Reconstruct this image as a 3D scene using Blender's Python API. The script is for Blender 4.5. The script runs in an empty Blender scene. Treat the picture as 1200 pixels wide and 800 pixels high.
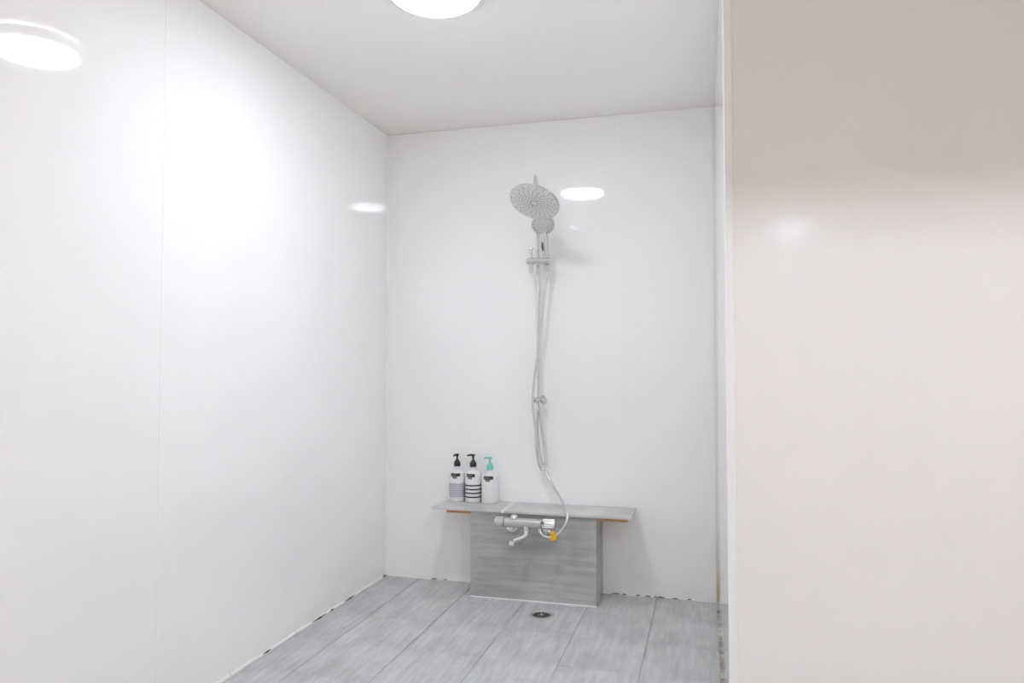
import bpy, bmesh, math, random
from mathutils import Vector, Matrix

random.seed(7)
S = bpy.context.scene
COL = S.collection
PI = math.pi

# ------------------------------------------------------------------ camera, world, exposure
H = 2.30            # ceiling height
XL, YB = -1.629, 3.498      # left wall, back wall
XR0, XR1, YP = 0.028, 0.044, 1.95   # right shower wall (far / near end), partition face
YF, XE = -3.20, 2.10        # wall behind the camera, far right wall

cam_d = bpy.data.cameras.new('camera')
cam = bpy.data.objects.new('camera', cam_d)
COL.objects.link(cam)
cam.location = (0, 0, 1.0835)
cam.rotation_euler = (PI/2 + 0.0335, 0, 0.2655)
cam_d.sensor_width = 36
cam_d.lens = 852.15/1200*36
cam_d.clip_start = 0.02
S.camera = cam

W = bpy.data.worlds.new('world')
W.use_nodes = True
W.node_tree.nodes['Background'].inputs[0].default_value = (0.8, 0.85, 0.9, 1)
W.node_tree.nodes['Background'].inputs[1].default_value = 0.05
S.world = W

S.view_settings.view_transform = 'Standard'
S.view_settings.look = 'None'
S.view_settings.gamma = 1
S.view_settings.use_curve_mapping = False
S.view_settings.exposure = 1.74
S.cycles.max_bounces = 20
S.cycles.diffuse_bounces = 16
LAMP_A, LAMP_B, LAMP_C = 16.0, 16.0, 27.5
LAMP_COL = (0.91, 0.985, 1.115, 1)

# ------------------------------------------------------------------ materials
def mat(name, col, rough=0.5, metal=0.0, spec=0.5, coat=0.0):
    m = bpy.data.materials.new(name); m.use_nodes = True
    b = m.node_tree.nodes['Principled BSDF']
    b.inputs['Base Color'].default_value = (*col, 1)
    b.inputs['Roughness'].default_value = rough
    b.inputs['Metallic'].default_value = metal
    b.inputs['Specular IOR Level'].default_value = spec
    b.inputs['Coat Weight'].default_value = coat
    return m

def nd(m, t, **kw):
    n = m.node_tree.nodes.new(t)
    for k, v in kw.items():
        setattr(n, k, v)
    return n

def ln(m, a, b):
    m.node_tree.links.new(a, b)

def noise_col(m, c1, c2, scale=(1, 1, 1), nscale=4, detail=5, rough=0.55, lo=0.35, hi=0.65, bump=0.0, rnd=False, dist=0.002):
    """two-tone procedural colour from stretched noise, object coordinates"""
    b = m.node_tree.nodes['Principled BSDF']
    tc = nd(m, 'ShaderNodeTexCoord'); mp = nd(m, 'ShaderNodeMapping')
    mp.inputs['Scale'].default_value = scale
    src = tc.outputs['Object']
    if rnd:
        oi = nd(m, 'ShaderNodeObjectInfo'); va = nd(m, 'ShaderNodeVectorMath', operation='ADD')
        ml = nd(m, 'ShaderNodeMath', operation='MULTIPLY'); ml.inputs[1].default_value = 37.0
        ln(m, oi.outputs['Random'], ml.inputs[0]); ln(m, src, va.inputs[0]); ln(m, ml.outputs[0], va.inputs[1])
        src = va.outputs[0]
    ln(m, src, mp.inputs['Vector'])
    n = nd(m, 'ShaderNodeTexNoise'); n.inputs['Scale'].default_value = nscale
    n.inputs['Detail'].default_value = detail; n.inputs['Roughness'].default_value = rough
    ln(m, mp.outputs[0], n.inputs['Vector'])
    r = nd(m, 'ShaderNodeValToRGB')
    r.color_ramp.elements[0].position = lo; r.color_ramp.elements[0].color = (*c1, 1)
    r.color_ramp.elements[1].position = hi; r.color_ramp.elements[1].color = (*c2, 1)
    ln(m, n.outputs['Fac'], r.inputs['Fac']); ln(m, r.outputs['Color'], b.inputs['Base Color'])
    if bump:
        bp = nd(m, 'ShaderNodeBump'); bp.inputs['Strength'].default_value = bump; bp.inputs['Distance'].default_value = dist
        ln(m, n.outputs['Fac'], bp.inputs['Height']); ln(m, bp.outputs[0], b.inputs['Normal'])
    return r

M_panel = mat('glossy_white_panel', (0.83, 0.82, 0.81), 0.045, spec=0.68)
noise_col(M_panel, (0.945, 0.942, 0.938), (0.955, 0.952, 0.948), nscale=0.8, detail=1)
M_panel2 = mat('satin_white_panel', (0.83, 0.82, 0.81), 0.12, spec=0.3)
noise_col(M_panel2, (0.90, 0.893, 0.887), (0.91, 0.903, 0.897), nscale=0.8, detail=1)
M_trim = mat('white_plastic_trim', (0.96, 0.955, 0.945), 0.2)
M_ceil = mat('ceiling_white', (0.84, 0.825, 0.80), 0.5, spec=0.3)
noise_col(M_ceil, (0.95, 0.936, 0.912), (0.96, 0.946, 0.922), nscale=0.7, detail=1)
M_beige = mat('warm_beige_wall', (0.80, 0.70, 0.60), 0.6)
noise_col(M_beige, (0.84, 0.77, 0.70), (0.88, 0.81, 0.74), nscale=2)
M_grout = mat('grout_grey', (0.46, 0.455, 0.45), 0.8)
noise_col(M_grout, (0.40, 0.39, 0.37), (0.66, 0.65, 0.64), nscale=9)

def tile_mat(name, scale, c1, c2, rnd=True):
    m = mat(name, c1, 0.42, spec=0.4)
    r = noise_col(m, c1, c2, scale=scale, nscale=6, detail=7, rough=0.68, lo=0.3, hi=0.72, bump=0.18, rnd=rnd, dist=0.0012)
    b = m.node_tree.nodes['Principled BSDF']
    tc = nd(m, 'ShaderNodeTexCoord')
    n2 = nd(m, 'ShaderNodeTexNoise'); n2.inputs['Scale'].default_value = 5.5; n2.inputs['Detail'].default_value = 4
    ln(m, tc.outputs['Object'], n2.inputs['Vector'])
    mr = nd(m, 'ShaderNodeMapRange'); mr.inputs['From Min'].default_value = 0.3; mr.inputs['From Max'].default_value = 0.7
    mr.inputs['To Min'].default_value = 0.84; mr.inputs['To Max'].default_value = 1.10
    ln(m, n2.outputs['Fac'], mr.inputs['Value'])
    mx = nd(m, 'ShaderNodeMix', data_type='RGBA', blend_type='MULTIPLY'); mx.inputs['Factor'].default_value = 1
    ln(m, r.outputs['Color'], mx.inputs['A']); ln(m, mr.outputs[0], mx.inputs['B'])
    ln(m, mx.outputs['Result'], b.inputs['Base Color'])
    return m
M_tile = tile_mat('brushed_grey_floor_tile', (9, 0.8, 1), (0.46, 0.465, 0.465), (0.66, 0.665, 0.665))
M_tile_h = tile_mat('brushed_grey_plinth_tile', (0.8, 4, 9), (0.36, 0.365, 0.363), (0.54, 0.545, 0.54), rnd=False)
M_tile_o = tile_mat('beige_floor_tile', (9, 0.8, 1), (0.70, 0.64, 0.57), (0.80, 0.74, 0.67))
M_slab = tile_mat('grey_shelf_tile', (0.9, 7, 1), (0.57, 0.56, 0.555), (0.67, 0.66, 0.655))
M_edge = mat('tile_edge_grey', (0.42, 0.41, 0.40), 0.6)
M_wood = mat('orange_plywood', (0.62, 0.33, 0.14), 0.6)
noise_col(M_wood, (0.50, 0.24, 0.09), (0.72, 0.42, 0.20), scale=(3, 3, 40), nscale=5)
M_chrome = mat('chrome', (0.78, 0.78, 0.78), 0.10, metal=1.0)
M_chrome_b = mat('brushed_chrome', (0.68, 0.68, 0.66), 0.24, metal=1.0)
M_hose = mat('metal_hose', (0.74, 0.74, 0.74), 0.22, metal=1.0)
def ribbed(m):
    b = m.node_tree.nodes['Principled BSDF']
    tc = nd(m, 'ShaderNodeTexCoord'); w = nd(m, 'ShaderNodeTexWave'); w.wave_type = 'BANDS'; w.bands_direction = 'Z'
    w.inputs['Scale'].default_value = 60; bp = nd(m, 'ShaderNodeBump'); bp.inputs['Strength'].default_value = 0.25; bp.inputs['Distance'].default_value = 0.001
    ln(m, tc.outputs['Object'], w.inputs['Vector']); ln(m, w.outputs['Fac'], bp.inputs['Height']); ln(m, bp.outputs[0], b.inputs['Normal'])
ribbed(M_hose)
M_face = mat('grey_shower_face', (0.74, 0.75, 0.72), 0.35)
M_face_l = mat('pale_grey_face', (0.62, 0.625, 0.615), 0.3)
M_nozzle = mat('dark_rubber_nozzle', (0.16, 0.17, 0.16), 0.6)
M_dark = mat('dark_slot', (0.10, 0.10, 0.10), 0.5)
M_black = mat('black_plastic', (0.022, 0.02, 0.02), 0.3)
M_mint = mat('mint_green_plastic', (0.20, 0.66, 0.56), 0.3)
M_bottle = mat('white_bottle_plastic', (0.84, 0.83, 0.83), 0.28)
M_band = mat('lilac_grey_print', (0.60, 0.59, 0.64), 0.35)
M_line = mat('grey_line_print', (0.30, 0.29, 0.34), 0.35)
M_stripe = mat('black_stripe_print', (0.03, 0.026, 0.04), 0.35)
M_label = mat('charcoal_label', (0.045, 0.042, 0.042), 0.4)
M_label_g = mat('grey_label', (0.20, 0.19, 0.19), 0.4)
M_yellow = mat('yellow_tag', (0.80, 0.46, 0.005), 0.45)
M_seal = mat('stained_sealant', (0.78, 0.77, 0.75), 0.5)
M_seal_d = mat('stained_sealant_dirty', (0.6, 0.58, 0.55), 0.6)
r_ = noise_col(M_seal, (0.34, 0.25, 0.15), (0.90, 0.89, 0.87), nscale=16, detail=6, rough=0.7, lo=0.30, hi=0.42)
r_ = noise_col(M_seal_d, (0.16, 0.12, 0.08), (0.66, 0.63, 0.59), nscale=11, detail=8, rough=0.75, lo=0.36, hi=0.56)
M_rust = mat('corner_sealant', (0.80, 0.78, 0.75), 0.35)
def rusty(m):      # yellow staining near the foot of the corner bead
    b = m.node_tree.nodes['Principled BSDF']
    g = nd(m, 'ShaderNodeNewGeometry'); sx = nd(m, 'ShaderNodeSeparateXYZ'); ln(m, g.outputs['Position'], sx.inputs[0])
    r = nd(m, 'ShaderNodeValToRGB'); e = r.color_ramp.elements
    e[0].position = 0.0; e[0].color = (0.52, 0.38, 0.20, 1); e[1].position = 0.33; e[1].color = (0.82, 0.81, 0.79, 1)
    x = e.new(0.12); x.color = (0.68, 0.58, 0.42, 1)
    ln(m, sx.outputs['Z'], r.inputs['Fac']); ln(m, r.outputs['Color'], b.inputs['Base Color'])
rusty(M_rust)
M_gap = mat('dark_gap', (0.07, 0.065, 0.06), 0.8)
M_housing = mat('lamp_housing_white', (0.85, 0.85, 0.85), 0.35)
M_drain = mat('dark_steel_grate', (0.16, 0.165, 0.16), 0.4, metal=0.7)
M_rim = mat('pale_steel_rim', (0.60, 0.60, 0.58), 0.35, metal=0.5)

def emit(name, k):
    m = bpy.data.materials.new(name); m.use_nodes = True
    b = m.node_tree.nodes['Principled BSDF']
    b.inputs['Base Color'].default_value = (0.9, 0.9, 0.9, 1)
    b.inputs['Emission Color'].default_value = LAMP_COL
    b.inputs['Emission Strength'].default_value = k
    return m

# ------------------------------------------------------------------ helpers
def obj(name, bm, m, parent=None, smooth=False, kind=None):
    me = bpy.data.meshes.new(name)
    bmesh.ops.recalc_face_normals(bm, faces=bm.faces)
    bm.to_mesh(me); bm.free()
    me.materials.append(m)
    if smooth:
        for p in me.polygons: p.use_smooth = True
        try: me.set_sharp_from_angle(angle=math.radians(38))
        except Exception: pass
    o = bpy.data.objects.new(name, me); COL.objects.link(o)
    if parent is not None:
        o.parent = parent
        o.matrix_parent_inverse = Matrix.Identity(4)
        if parent.type == 'EMPTY' and parent.parent is None:
            me.transform(Matrix.Translation(-parent.location))
    if kind: o['kind'] = kind
    return o

def tag(o, label, cat, group=None, kind=None):
    o['label'] = label; o['category'] = cat
    if group: o['group'] = group
    if kind: o['kind'] = kind
    return o

def thing(name, label, cat, loc, group=None):
    o = bpy.data.objects.new(name, None); COL.objects.link(o)
    o.location = loc; o.empty_display_size = 0.05
    return tag(o, label, cat, group)

def sub(name, bm, m, part, smooth=False):
    """a sub-part: a child of a part that already sits in its thing's frame"""
    o = obj(name, bm, m, None, smooth)
    root = part.parent
    if root is not None: o.data.transform(Matrix.Translation(-root.location))
    o.parent = part
    return o

def box(bm, x0, x1, y0, y1, z0, z1, bev=0.0, seg=2):
    r = bmesh.ops.create_cube(bm, size=1)
    vs = r['verts']
    for v in vs:
        v.co = Vector(((x0+x1)/2 + v.co.x*(x1-x0), (y0+y1)/2 + v.co.y*(y1-y0), (z0+z1)/2 + v.co.z*(z1-z0)))
    if bev:
        es = list({e for v in vs for e in v.link_edges})
        bmesh.ops.bevel(bm, geom=es, offset=bev, segments=seg, affect='EDGES', profile=0.5)
    return bm

def bx(*a, **k):
    return box(bmesh.new(), *a, **k)

def frame(axis):
    a = Vector(axis).normalized()
    t = Vector((0, 0, 1)) if abs(a.z) < 0.9 else Vector((1, 0, 0))
    u = a.cross(t).normalized(); v = a.cross(u).normalized()
    return a, u, v

def lathe(prof, org=(0, 0, 0), axis=(0, 0, 1), n=32, bm=None, cap=True):
    """revolve (radius, height) pairs round axis at org"""
    bm = bm or bmesh.new()
    a, u, v = frame(axis); o = Vector(org)
    rings = []
    for r, h in prof:
        if r < 1e-6:
            rings.append([bm.verts.new(o + a*h)])
        else:
            rings.append([bm.verts.new(o + a*h + (u*math.cos(2*PI*i/n) + v*math.sin(2*PI*i/n))*r) for i in range(n)])
    for A, B in zip(rings, rings[1:]):
        for i in range(n):
            j = (i+1) % n
            if len(A) == 1 and len(B) == 1: continue
            if len(A) == 1: bm.faces.new((A[0], B[i], B[j]))
            elif len(B) == 1: bm.faces.new((A[i], A[j], B[0]))
            else: bm.faces.new((A[i], A[j], B[j], B[i]))
    if cap:
        for R in (rings[0], rings[-1]):
            if len(R) > 1: bm.faces.new(R)
    return bm

def cyl(p0, p1, r, n=24, bev=0.0, bm=None, r1=None):
    p0, p1 = Vector(p0), Vector(p1); L = (p1-p0).length; r1 = r if r1 is None else r1
    if bev: prof = [(r-bev, 0), (r, bev), (r1, L-bev), (r1-bev, L)]
    else: prof = [(r, 0), (r1, L)]
    return lathe(prof, p0, p1-p0, n, bm)

def spline(pts, per=8):
    P = [Vector(p) for p in pts]; P = [P[0]*2-P[1]] + P + [P[-1]*2-P[-2]]
    out = []
    for i in range(1, len(P)-2):
        a, b, c, d = P[i-1:i+3]
        for k in range(per):
            t = k/per
            out.append(0.5*((2*b) + (c-a)*t + (2*a-5*b+4*c-d)*t*t + (3*b-a-3*c+d)*t**3))
    out.append(P[-2]); return out

def tube(pts, r, n=12, bm=None, flat=1.0):
    """round tube through points; r may be a list of radii"""
    bm = bm or bmesh.new(); P = [Vector(p) for p in pts]
    R = r if isinstance(r, (list, tuple)) else [r]*len(P)
    rings = []; t0 = (P[1]-P[0]).normalized(); _, u, _ = frame(t0)
    for i, p in enumerate(P):
        t = ((P[min(i+1, len(P)-1)] - P[max(i-1, 0)])).normalized()
        u = (u - t*u.dot(t)).normalized(); v = t.cross(u)
        rings.append([bm.verts.new(p + (u*math.cos(2*PI*k/n) + v*math.sin(2*PI*k/n)*flat)*R[i]) for k in range(n)])
    for A, B in zip(rings, rings[1:]):
        for k in range(n):
            j = (k+1) % n; bm.faces.new((A[k], A[j], B[j], B[k]))
    bm.faces.new(rings[0]); bm.faces.new(rings[-1])
    return bm

def prism(poly, z0, z1):
    bm = bmesh.new()
    A = [bm.verts.new((x, y, z0)) for x, y in poly]; B = [bm.verts.new((x, y, z1)) for x, y in poly]
    n = len(poly)
    bm.faces.new(A); bm.faces.new(B)
    for i in range(n):
        bm.faces.new((A[i], A[(i+1) % n], B[(i+1) % n], B[i]))
    return bm

# ------------------------------------------------------------------ room shell
T = 0.12
o = obj('floor', bx(XL-T, XE+T, YF-T, YB+T, -0.12, -0.004), M_grout)
tag(o, 'grey wood-look tiled floor of the shower room', 'floor', kind='structure'); FLOOR = o
o = obj('ceiling', bx(XL-T, XE+T, YF-T, YB+T, H, H+T), M_ceil)
tag(o, 'plain white ceiling over the shower', 'ceiling', kind='structure')

G = 0.0002   # half joint between wall panels
PT = 0.006   # panel thickness
# left wall and its panels
wl = obj('wall_left', bx(XL-T, XL-PT, YF-T, YB+T, 0, H), M_trim)
tag(wl, 'long glossy white panelled wall on the left', 'wall', kind='structure')
ys = [YF, -2.99, -1.37, 0.26, 1.877, YB]
for a, b in zip(ys, ys[1:]):
    obj('panel', bx(XL-PT, XL, a+G, b-G, 0.006, H-0.001, bev=0.0008, seg=1), M_panel, wl)
for y in ys[1:-1]:
    obj('joint_strip', bx(XL-0.004, XL+0.0012, y-0.004, y+0.004, 0.006, H-0.001, bev=0.0006, seg=1), M_trim, wl)
# back wall
wb = obj('wall_back', bx(XL-T, XR0+0.1, YB+PT, YB+T, 0, H), M_trim)
tag(wb, 'glossy white panelled wall behind the shower column', 'wall', kind='structure')
xs = [XL, -0.417, XR0]
for a, b in zip(xs, xs[1:]):
    obj('panel', bx(a+G, b-G, YB, YB+PT, 0.006, H-0.001, bev=0.0008, seg=1), M_panel, wb)
obj('joint_strip', bx(-0.420, -0.414, YB-0.0008, YB+0.004, 0.006, H-0.001, bev=0.0003, seg=1), M_trim, wb)
# right shower wall with the partition face towards the camera
wr = obj('wall_right', prism([(XR0+PT, YB+PT), (XR1+PT, YP+PT), (XE+T, YP+PT), (XE+T, YB+PT)], 0, H), M_trim)
tag(wr, 'white partition wall closing the shower on the right', 'wall', kind='structure')
dx = (XR1-XR0)/(YB-YP)
def xr(y): return XR0 + (YB-y)*dx
obj('panel', prism([(xr(YB), YB), (xr(YP+0.012), YP+0.012), (xr(YP)+PT, YP+0.012), (XR0+PT, YB)], 0.006, H-0.001), M_panel, wr)
xs = [0.062, 0.98, XE]
for a, b in zip(xs, xs[1:]):
    obj('panel', bx(a, b-G, YP, YP+PT, 0.006, H-0.001, bev=0.0008, seg=1), M_panel2, wr)
obj('joint_strip', bx(0.976, 0.984, YP-0.001, YP+0.004, 0.006, H-0.001), M_trim, wr)
# plastic corner profile of the partition
obj('corner_profile', bx(XR1-0.004, 0.0625, YP-0.004, YP+0.022, 0.004, H-0.001, bev=0.003), M_trim, wr)
# other walls, behind the camera
o = obj('wall_front', bx(XL-T, XE+T, YF-T, YF, 0, H), M_beige); tag(o, 'warm beige wall of the changing area, behind the camera', 'wall', kind='structure')
o = obj('wall_far_right', bx(XE, XE+T, YF, YP+PT, 0, H), M_beige); tag(o, 'warm beige side wall of the changing area', 'wall', kind='structure')
# dropped beam over the entrance of the shower: shades the top of the partition
o = obj('trim_1', bx(XR1, XE, 1.10, 1.20, 1.933, H), M_ceil); tag(o, 'dropped ceiling beam in front of the partition', 'beam', kind='structure')

# sealant beads and corner strips
def bead(name, pts, r, m, label):
    o = obj(name, tube(pts, r, 8), m, smooth=True); return tag(o, label, 'trim', kind='structure')
bead('trim_2', [(XL+0.002, YB-0.002, 0.004), (XL+0.002, YB-0.002, 2.288)], 0.0055, M_trim, 'white bead in the left back corner')
bead('trim_3', [(XR0-0.001, YB-0.003, 0.004), (XR0-0.001, YB-0.003, 2.292)], 0.006, M_rust, 'yellow-stained bead in the right back corner')
y_ = YB; pts = []
bead('baseboard_left', [(XL+0.001, YP-0.3+i*0.1, 0.0025+0.002*math.sin(i*2.1)) for i in range(19)], 0.007, M_seal, 'white sealant bead along the foot of the left wall')
bead('baseboard_back', [(XL+0.01+i*0.092, YB-0.001, 0.0015+0.002*math.sin(i*1.7)) for i in range(19)], 0.0055, M_seal, 'stained sealant bead along the foot of the back wall')
bead('baseboard_right', [(xr(YP+0.03+i*0.096)-0.003, YP+0.03+i*0.096, 0.001) for i in range(17)], 0.0075, M_seal_d, 'dirty sealant bead along the foot of the right wall')
BB = bpy.data.objects['baseboard_left']
for a, b in ((3.045, 3.155), (2.915, 2.95), (2.765, 2.885), (2.42, 2.47)):      # open gaps in the bead
    obj('gap', tube([(XL+0.0055, a, 0.0055), (XL+0.0075, (a+b)/2, 0.0062), (XL+0.0055, b, 0.0055)], [0.001, 0.0034, 0.001], 6), M_gap, BB)
BK = bpy.data.objects['baseboard_back']
M_brown = mat('brown_grime', (0.20, 0.12, 0.06), 0.8)
for x, w in ((-0.44, 0.05), (-0.40, 0.02), (-0.335, 0.018), (-0.29, 0.03), (-0.255, 0.014), (-0.235, 0.05), (-0.165, 0.03), (-0.10, 0.02), (-1.36, 0.03), (-1.30, 0.02)):
    obj('grime', tube([(x-w/2, YB-0.0055, 0.004), (x, YB-0.006, 0.005+random.random()*0.003), (x+w/2, YB-0.0055, 0.004)], [0.001, 0.003, 0.001], 6), M_brown, BK)

# ------------------------------------------------------------------ floor tiles: 0.292 wide, 0.60 long, half-bond columns
JX = [XL, -1.4385, -1.138, -0.833, -0.541, -0.2465, XR0]
cols = [(JX[i], JX[i+1], i % 2) for i in range(6)]
x = XR0; k = 6
while x < XE-0.01:
    cols.append((x, min(x+0.293, XE), k % 2)); x += 0.293; k += 1
g = 0.0016
cache = {}
for (x0, x1, par) in cols:
    yend = YB if x0 < XR0-0.001 else YP
    y = 2.620 + (0.30 if par else 0) - 0.605*12
    while y < yend:
        a, b = max(y, YF), min(y+0.605, yend); y += 0.605
        if b-a < 0.02: continue
        out = b < 1.40                      # the changing area in front has a beige floor
        key = (round(x1-x0, 4), round(b-a, 4), out)
        w, l = x1-x0-2*g, b-a-2*g
        if key not in cache:
            cache[key] = obj('tile', bx(-w/2, w/2, -l/2, l/2, -0.010, 0, bev=0.0016, seg=1), M_tile_o if out else M_tile, FLOOR); t = cache[key]
        else:
            t = cache[key].copy(); COL.objects.link(t); t.parent = FLOOR
        t.location = ((x0+x1)/2, (a+b)/2, random.uniform(-0.0006, 0.0002))
        t.rotation_euler = (random.uniform(-0.0012, 0.0012), random.uniform(-0.002, 0.002), 0)

# floor drain
dr = thing('floor_drain', 'small round dark floor drain in front of the grey plinth', 'drain', (-0.716, 3.122, 0))
c = Vector((-0.716, 3.122, 0))
obj('rim', lathe([(0.041, 0.0005), (0.043, 0.0035), (0.053, 0.0030), (0.056, 0.0005)], c, n=40), M_rim, dr, True)
obj('grate', lathe([(0, 0.0035), (0.012, 0.0036), (0.036, 0.0022), (0.0405, 0.0006)], c, n=40), M_drain, dr, True)
for i in range(12):
    a = 2*PI*i/12
    p = c + Vector((math.cos(a)*0.026, math.sin(a)*0.026, 0.0028))
    obj('slot', tube([p - Vector((math.cos(a), math.sin(a), -0.08))*0.008, p + Vector((math.cos(a), math.sin(a), -0.05))*0.008], 0.0022, 6), M_gap, dr)
obj('screw', lathe([(0, 0.0062), (0.004, 0.0058), (0.006, 0.003)], c, n=16), M_chrome, dr, True)

# ------------------------------------------------------------------ plinth and shelf
PX0, PX1, PY, PZ = -1.096, -0.501, 3.288, 0.3835
pl = thing('tiled_plinth', 'grey tiled block under the shelf, carrying the mixer tap', 'plinth', (-0.80, 3.39, 0))
obj('core', bx(PX0+0.009, PX1-0.009, PY+0.010, YB-0.001, 0.001, PZ-0.001), M_grout, pl)
obj('front_tile', bx(PX0, PX1, PY, PY+0.009, 0.002, 0.3985, bev=0.0012, seg=1), M_tile_h, pl)
obj('side_tile', bx(PX1-0.008, PX1-0.0005, PY+0.0095, YB-0.002, 0.002, PZ, bev=0.0008, seg=1), M_tile_h, pl)
obj('side_tile', bx(PX0+0.0005, PX0+0.008, PY+0.0095, YB-0.002, 0.002, PZ, bev=0.0008, seg=1), M_tile_h, pl)
obj('grout_bead', tube([(PX0-0.001, PY-0.001, 0.002), (PX1+0.001, PY-0.001, 0.002)], 0.0032, 6), M_seal, pl)

sh = thing('tiled_shelf', 'narrow grey tile shelf on top of the plinth, plywood edge showing below', 'shelf', (-0.81, 3.39, PZ))
SX0, SX1, SY = -1.283, -0.342, 3.268
ZT = 0.412
obj('plywood_board', bx(-1.222, -0.362, 3.2975, YB-0.003, PZ+0.0005, 0.4010, bev=0.0006, seg=1), M_wood, sh)
obj('slab', bx(SX0, -0.939, SY, YB-0.002, 0.4012, ZT, bev=0.0014), M_slab, sh)
obj('slab', bx(-0.931, SX1, SY, YB-0.002, 0.4012, ZT, bev=0.0014), M_slab, sh)
obj('grout_joint', bx(-0.9395, -0.9305, SY+0.0012, YB-0.003, 0.4012, ZT+0.0002), M_trim, sh)

# ------------------------------------------------------------------ bottles
def patch(cx, cy, r, z0, z1, a0, a1, n=10, th=0.0006):
    """curved label on a cylinder; angles measured from the bottle's front (towards -y), positive to +x"""
    bm = bmesh.new(); L = []
    for i in range(n+1):
        a = a0 + (a1-a0)*i/n
        d = Vector((math.sin(a), -math.cos(a), 0))
        L.append([bm.verts.new(Vector((cx, cy, z)) + d*q) for q in (r, r+th) for z in (z0, z1)])
    for A, B in zip(L, L[1:]):
        for i, j in ((0, 1), (1, 3), (3, 2), (2, 0)):
            bm.faces.new((A[i], A[j], B[j], B[i]))
    bm.faces.new((L[0][0], L[0][1], L[0][3], L[0][2])); bm.faces.new((L[-1][0], L[-1][1], L[-1][3], L[-1][2]))
    return bm

def bottle(name, label, x, y, r, zs, mpump, lab, spout, bands=(), tint=None, neck=0.018):
    """zs = shoulder height, absolute; lab = (z centre, angle0, angle1)"""
    b = thing(name, label, 'bottle', (x, y, ZT), 'pump bottles on the shelf')
    h = zs-ZT
    body = obj('body', lathe([(0, 0.0005), (r-0.006, 0.0005), (r-0.0015, 0.002), (r, 0.006), (r, h-0.020), (r-0.003, h-0.010), (r-0.010, h-0.004),
                       (neck+0.004, h), (neck-0.003, h+0.004), (0.0125, h+0.008), (0.0125, h+0.020)], (x, y, ZT), n=48), M_bottle, b, True)
    zc = zs+0.018
    p = obj('pump', lathe([(0.0155, 0), (0.0165, 0.002), (0.0165, 0.016), (0.0150, 0.020), (0.0105, 0.027), (0.0062, 0.033), (0.0047, 0.036), (0.0045, 0.043), (0.0062, 0.049), (0.0085, 0.055), (0.0100, 0.0590), (0.0092, 0.0612), (0, 0.0618)], (x, y, zc), n=28), mpump, b, True)
    d = Vector((math.cos(spout), math.sin(spout), 0)); c0 = Vector((x, y, zc+0.0565))
    sub('spout', tube(spline([c0, c0+d*0.012+Vector((0, 0, 0.0005)), c0+d*0.024-Vector((0, 0, 0.001)), c0+d*0.030-Vector((0, 0, 0.0045))], 4), [0.0052]*6+[0.0046]*4+[0.0036]*3, 10), mpump, p, True)
    if mpump is M_black:
        obj('neck_ring', lathe([(0.0125, 0), (0.0165, 0.001), (0.0165, 0.003), (0.0125, 0.004)], (x, y, zc-0.006), n=28), M_bottle, b, True)
    if tint:
        z0, z1 = tint
        obj('print_band', lathe([(r-0.002, 0), (r+0.0003, 0), (r+0.0003, z1-z0), (r-0.002, z1-z0)], (x, y, z0), n=48, cap=False), M_band, b, True)
    for z0, th, m in bands:
        obj('stripe', lathe([(r-0.002, 0), (r+0.0007, 0), (r+0.0007, th), (r-0.002, th)], (x, y, z0), n=48, cap=False), m, b, True)
    lz, a0, a1 = lab
    rr = r-0.0003
    pt = obj('label', patch(x, y, rr, lz-0.008, lz+0.008, a0, a1), M_label, b)
    w = a1-a0
    sub('print', patch(x, y, rr+0.0006, lz-0.004, lz+0.0015, a0+w*0.12, a0+w*0.62, th=0.0003), M_label_g, pt)
    obj('label', patch(x, y, rr, lz-0.018, lz-0.008, a0+w*0.20, a0+w*0.68), M_label_g, b)
    return b

D2R = math.radians
bottle('pump_bottle', 'white pump bottle with fine grey stripes and black pump, left of three', -1.2225, 3.452, 0.0385, 0.566, M_black, (0.545, D2R(-32), D2R(42)), D2R(255),
       bands=[(0.439+i*0.0097, 0.0022, M_line) for i in range(7)], tint=(0.4345, 0.5035))
bottle('pump_bottle', 'white pump bottle with bold black rings and black pump, middle of three', -1.1385, 3.452, 0.0400, 0.566, M_black, (0.545, D2R(-34), D2R(30)), D2R(188),
       bands=[(0.4360+i*0.0188, 0.0064, M_stripe) for i in range(4)])
bottle('pump_bottle', 'plain white pump bottle with mint green pump, right of three', -1.0500, 3.448, 0.0425, 0.556, M_mint, (0.538, D2R(-28), D2R(38)), D2R(185))

# ------------------------------------------------------------------ mixer tap
mx = thing('mixer_tap', 'chrome bar mixer tap on the front of the grey plinth', 'tap', (-0.815, PY, 0.37))
MY, MZ = 3.225, 0.370
obj('body', cyl((-0.912, MY, MZ), (-0.738, MY, MZ), 0.0215, 36, 0.002), M_chrome_b, mx, True)
for x0, x1 in ((-0.957, -0.914), (-0.736, -0.674)):
    h = obj('handle', cyl((x0, MY, MZ), (x1, MY, MZ), 0.0225, 36, 0.003), M_chrome_b, mx, True)
    n = 18; bm = bmesh.new()
    for i in range(n):
        a = 2*PI*i/n; dy, dz = math.cos(a)*0.0222, math.sin(a)*0.0222
        tube([(x0+0.006, MY+dy, MZ+dz), (x1-0.006, MY+dy, MZ+dz)], 0.0012, 5, bm)
    sub('grip_ribs', bm, M_chrome_b, h)
obj('stop_button', cyl((-0.728, MY-0.018, MZ+0.008), (-0.728, MY-0.026, MZ+0.012), 0.006, 16, 0.001), M_dark, mx, True)
obj('diverter_knob', lathe([(0.019, 0), (0.020, 0.012), (0.017, 0.024), (0.011, 0.030), (0, 0.032)], (-0.868, MY+0.002, MZ+0.006), n=28), M_chrome_b, mx, True)
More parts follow.
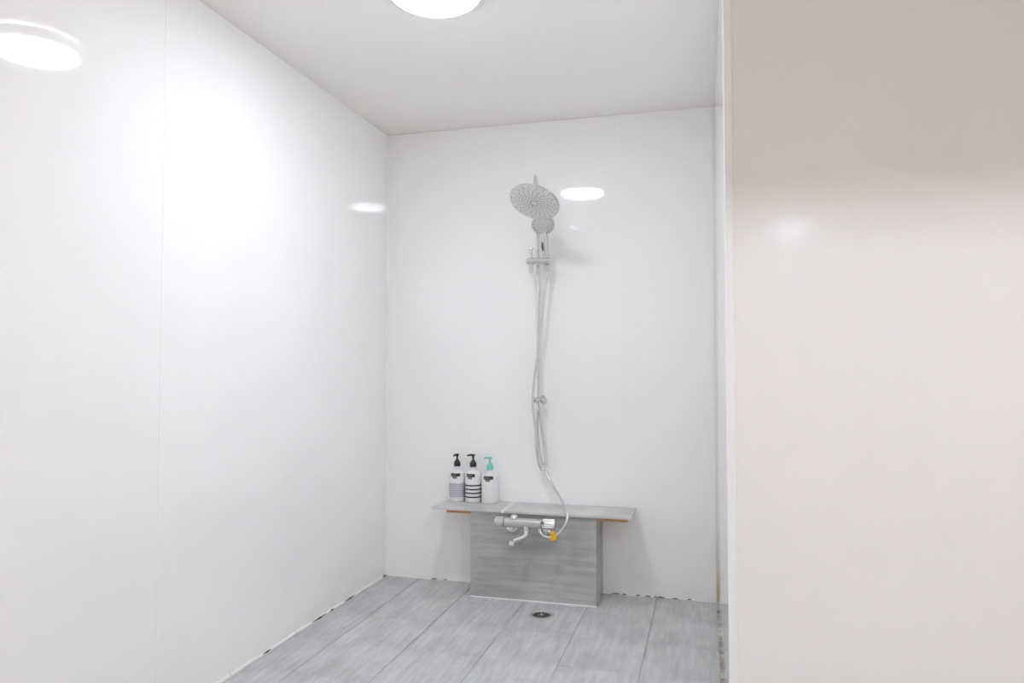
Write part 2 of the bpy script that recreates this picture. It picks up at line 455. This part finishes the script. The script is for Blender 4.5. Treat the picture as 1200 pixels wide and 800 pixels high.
for x in (-0.893, -0.728):
    e = obj('wall_flange', lathe([(0.036, 0), (0.036, 0.004), (0.030, 0.012), (0.020, 0.015)], (x, PY-0.0005, 0.345), (0, -1, 0), 36), M_chrome, mx, True)
    sub('union_nut', cyl((x, PY-0.014, 0.345), (x, MY+0.012, 0.348), 0.020, 8, 0.002), M_chrome, e)
    sub('union_stem', cyl((x, PY-0.012, 0.338), (x, MY, 0.362), 0.012, 16), M_chrome, e, True)
sp = spline([(-0.808, 3.225, 0.362), (-0.808, 3.223, 0.336), (-0.811, 3.213, 0.318), (-0.827, 3.195, 0.308), (-0.846, 3.176, 0.302), (-0.858, 3.163, 0.298)], 6)
s_ = obj('spout', tube(sp, [0.019]*6+[0.018]*6+[0.0165-0.0002*i for i in range(len(sp)-12)], 16, flat=0.8), M_chrome, mx, True)
sub('aerator', cyl((-0.858, 3.163, 0.301), (-0.862, 3.157, 0.281), 0.0140, 20, 0.002), M_chrome, s_, True)
obj('hose_outlet', lathe([(0.013, 0), (0.013, 0.006), (0.0105, 0.008), (0.0105, 0.022)], (-0.746, MY, MZ-0.018), (0, 0, -1), 20), M_chrome, mx, True)
fi = obj('check_valve', lathe([(0.015, 0), (0.016, 0.010), (0.015, 0.020), (0.009, 0.026)], (-0.700, MY+0.006, MZ-0.016), (0, 0, -1), 24), M_chrome, mx, True)
bm = bmesh.new()
for i in range(12):
    a = 2*PI*i/12
    tube([(-0.700+math.cos(a)*0.0155, MY+0.006+math.sin(a)*0.0155, MZ-0.018), (-0.700+math.cos(a)*0.0155, MY+0.006+math.sin(a)*0.0155, MZ-0.034)], 0.0016, 5, bm)
sub('knurl', bm, M_chrome, fi)

# ------------------------------------------------------------------ shower column
BX, BY = -0.803, 3.440
def bxz(z): return -0.7985 - (z-0.90)*0.0095
sc = thing('shower_column', 'chrome riser column with a large round rain head on the back wall', 'shower', (BX, YB, 0.9))
arm = [(bxz(0.93), BY, 0.93), (bxz(1.4), BY, 1.4), (bxz(1.84), BY, 1.84)]
obj('riser_pipe', tube(spline([(bxz(0.925), BY, 0.925), (bxz(1.2), BY, 1.2), (bxz(1.5), BY, 1.5), (bxz(1.80), BY, 1.80)], 4), 0.0105, 20), M_chrome, sc, True)
HC = Vector((-0.740, 3.100, 1.804)); HN = Vector((-0.160, -0.489, -0.858)).normalized()
back = HC - HN*0.034
obj('arm', tube(spline([(bxz(1.80), BY, 1.80), (bxz(1.87), BY-0.004, 1.88), (-0.800, 3.405, 1.945), (-0.786, 3.335, 1.968), (-0.765, 3.23, 1.955), (-0.748, 3.150, 1.905), (back.x, back.y, back.z)], 8), 0.0095, 18), M_chrome, sc, True)
for z in (0.915, 1.86):
    w = obj('wall_bracket', cyl((bxz(z), YB-0.0005, z), (bxz(z), BY, z), 0.0105, 20), M_chrome, sc, True)
    sub('bracket_flange', lathe([(0.024, 0), (0.024, 0.003), (0.020, 0.008), (0.0105, 0.010)], (bxz(z), YB-0.0005, z), (0, -1, 0), 28), M_chrome, w, True)
    sub('clamp', cyl((bxz(z), BY, z-0.016), (bxz(z), BY, z+0.016), 0.0155, 24, 0.002), M_chrome, w, True)
dv = obj('diverter', cyl((-0.826, BY-0.004, 0.918), (-0.790, BY-0.004, 0.918), 0.0155, 24, 0.002), M_chrome, sc, True)
sub('diverter_knob', lathe([(0.009, 0), (0.016, 0.004), (0.017, 0.016), (0.013, 0.019)], (-0.788, BY-0.004, 0.918), (1, 0, 0), 12), M_chrome_b, dv, True)
sub('hose_nut', cyl((-0.803, BY-0.002, 0.905), (-0.804, BY-0.004, 0.872), 0.0125, 8, 0.002), M_chrome, dv)
sub('hose_nut', cyl((-0.794, BY-0.012, 0.912), (-0.793, BY-0.012, 0.882), 0.0095, 8, 0.002), M_chrome, dv)

# rain head
R = 0.1145
hd = obj('rain_head', lathe([(0.014, -0.036), (0.022, -0.030), (0.030, -0.022), (0.060, -0.013), (0.100, -0.009), (R-0.002, -0.006), (R, -0.002), (R-0.001, 0.002), (R-0.004, 0.0035)], HC, HN, 64), M_chrome_b, sc, True)
sub('spray_face', lathe([(R-0.0045, 0.0030), (R-0.005, 0.0042), (0.0, 0.0050)], HC, HN, 64), M_face, hd, True)
_, hu, hv = frame(HN)
bm = bmesh.new()
for ring in range(8):
    rr = 0.020 + ring*0.0120
    n = 10 if ring < 1 else 20
    for i in range(n):
        a = 2*PI*i/n + 0.10*ring*(1 if ring % 2 else 0.6)
        p = HC + (hu*math.cos(a) + hv*math.sin(a))*rr + HN*0.0045
        lathe([(0.0021, 0), (0.0017, 0.0022), (0, 0.0024)], p, HN, 6, bm)
nz = sub('nozzles', bm, M_nozzle, hd); nz['kind'] = 'stuff'
bm = bmesh.new()
lathe([(0.017, 0.0046), (0.017, 0.0056), (0.0155, 0.0056), (0.0155, 0.0046)], HC, HN, 28, bm, cap=False)
sub('centre_ring', bm, M_nozzle, hd)

# slider on the bar
sl = obj('slider', cyl((-0.847, 3.384, 1.587), (-0.731, 3.384, 1.584), 0.0165, 28, 0.003), M_chrome, sc, True)
sub('lock_stem', cyl((-0.826, 3.390, 1.592), (-0.826, 3.390, 1.648), 0.0055, 14), M_chrome_b, sl, True)
sub('lock_cap', lathe([(0.0095, 0), (0.0115, 0.002), (0.0105, 0.010), (0.007, 0.011)], (-0.826, 3.390, 1.642), n=20), M_chrome_b, sl, True)
sub('lock_foot', cyl((-0.826, 3.390, 1.577), (-0.825, 3.390, 1.530), 0.0105, 18, 0.002), M_face_l, sl, True)
sub('bar_clamp', cyl((bxz(1.59), BY, 1.573), (bxz(1.59), BY, 1.611), 0.0165, 24, 0.002), M_chrome, sl, True)
sub('cradle', lathe([(0.0150, 0), (0.0185, 0.004), (0.0205, 0.034), (0.0185, 0.036)], (-0.754, 3.404, 1.562), (0.01, -0.25, 1), 24), M_chrome_b, sl, True)

# hand shower
hs = thing('hand_shower', 'small round chrome hand shower held in the slider below the rain head', 'shower', (-0.755, 3.395, 1.58))
NC = Vector((-0.755, 3.335, 1.752)); NN = Vector((0.15, -0.75, -0.62)).normalized()
head = obj('head', lathe([(0.020, -0.028), (0.038, -0.022), (0.053, -0.010), (0.0565, -0.002), (0.0560, 0.003), (0.053, 0.0045)], NC, NN, 48), M_chrome_b, hs, True)
sub('face', lathe([(0.0545, 0.0038), (0.052, 0.0052), (0.036, 0.0060), (0.0, 0.0062)], NC, NN, 48), M_face, head, True)
sub('centre_plate', lathe([(0.0345, 0.0058), (0.0335, 0.0076), (0, 0.0085)], NC, NN, 40), M_face_l, head, True)
_, hu, hv = frame(NN); bm = bmesh.new()
for i in range(26):
    a = 2*PI*i/26
    d = hu*math.cos(a) + hv*math.sin(a)
    tube([NC + d*0.0385 + NN*0.0058, NC + d*0.0515 + NN*0.0052], 0.0016, 5, bm)
nz = sub('nozzles', bm, M_nozzle, head); nz['kind'] = 'stuff'
hp = spline([(-0.758, 3.374, 1.748), (-0.757, 3.376, 1.700), (-0.756, 3.386, 1.650), (-0.755, 3.398, 1.600), (-0.753, 3.402, 1.556), (-0.751, 3.406, 1.535)], 6)
n = len(hp)
hh = obj('handle', tube(hp, [0.0215 - 0.0075*(i/(n-1))**1.5 for i in range(n)], 20, flat=0.85), M_chrome_b, hs, True)
sub('button', tube([(-0.765, 3.3625, 1.672), (-0.765, 3.366, 1.652), (-0.765, 3.3705, 1.632)], [0.003, 0.0058, 0.003], 10), M_dark, hh, True)

# hoses
h1 = thing('shower_hose', 'silver hose hanging in a loop from the hand shower to the riser foot', 'hose', (-0.78, 3.42, 0.59))
P = [(-0.751, 3.404, 1.535), (-0.765, 3.408, 1.426), (-0.783, 3.412, 1.262), (-0.803, 3.410, 1.118), (-0.818, 3.405, 0.996), (-0.822, 3.400, 0.893), (-0.809, 3.402, 0.791), (-0.804, 3.408, 0.689),
     (-0.796, 3.416, 0.619), (-0.781, 3.424, 0.586), (-0.766, 3.432, 0.611), (-0.771, 3.438, 0.675), (-0.783, 3.436, 0.769), (-0.791, 3.431, 0.839), (-0.7935, 3.428, 0.886)]
obj('hose', tube(spline(P, 10), 0.0066, 12), M_hose, h1, True)
obj('end_nut', cyl((-0.7495, 3.405, 1.548), (-0.754, 3.405, 1.512), 0.0098, 10, 0.001), M_chrome, h1, True)
h2 = thing('shower_hose', 'silver hose with a yellow tag curving from the mixer up over the shelf', 'hose', (-0.70, 3.2, 0.33))
P = [(-0.804, 3.436, 0.876), (-0.809, 3.441, 0.788), (-0.806, 3.450, 0.705), (-0.791, 3.450, 0.632), (-0.761, 3.440, 0.564), (-0.720, 3.400, 0.511), (-0.673, 3.330, 0.473), (-0.634, 3.253, 0.446),
     (-0.617, 3.215, 0.417), (-0.624, 3.200, 0.382), (-0.642, 3.195, 0.353), (-0.669, 3.193, 0.330), (-0.701, 3.198, 0.320), (-0.731, 3.210, 0.327), (-0.745, 3.222, 0.342)]
obj('hose', tube(spline(P, 10), 0.0066, 12), M_hose, h2, True)
tg = obj('tag', bx(-0.690, -0.6685, 3.1835, 3.2035, 0.309, 0.345, bev=0.002), M_yellow, h2)
sub('tag_flap', bx(-0.6682, -0.661, 3.190, 3.194, 0.312, 0.343, bev=0.001), M_yellow, tg)

# ------------------------------------------------------------------ ceiling lights
def light(x, y, k, label):
    t = thing('ceiling_light', label, 'lamp', (x, y, H), 'round ceiling lights')
    obj('housing', lathe([(0.150, 0.0005), (0.152, 0.004), (0.152, 0.014), (0.147, 0.018), (0.147, 0.026), (0.152, 0.030), (0.150, 0.040), (0.143, 0.044), (0.139, 0.041)], (x, y, H), (0, 0, -1), 64, cap=False), M_housing, t, True)
    obj('diffuser', lathe([(0.1385, 0.044), (0.138, 0.046), (0.134, 0.050), (0.124, 0.053), (0.100, 0.056), (0.060, 0.058), (0, 0.0585)], (x, y, H), (0, 0, -1), 64, cap=False), emit('lamp_diffuser', k), t, True)
    return t
light(-0.830, 2.123, LAMP_A, 'round white ceiling light glowing above the shower')
light(0.673, -2.75, LAMP_B, 'far round ceiling light in the changing area, mirrored faintly in the right panel')
light(0.56, 0.50, LAMP_C, 'round ceiling light in the changing area, right of the camera')
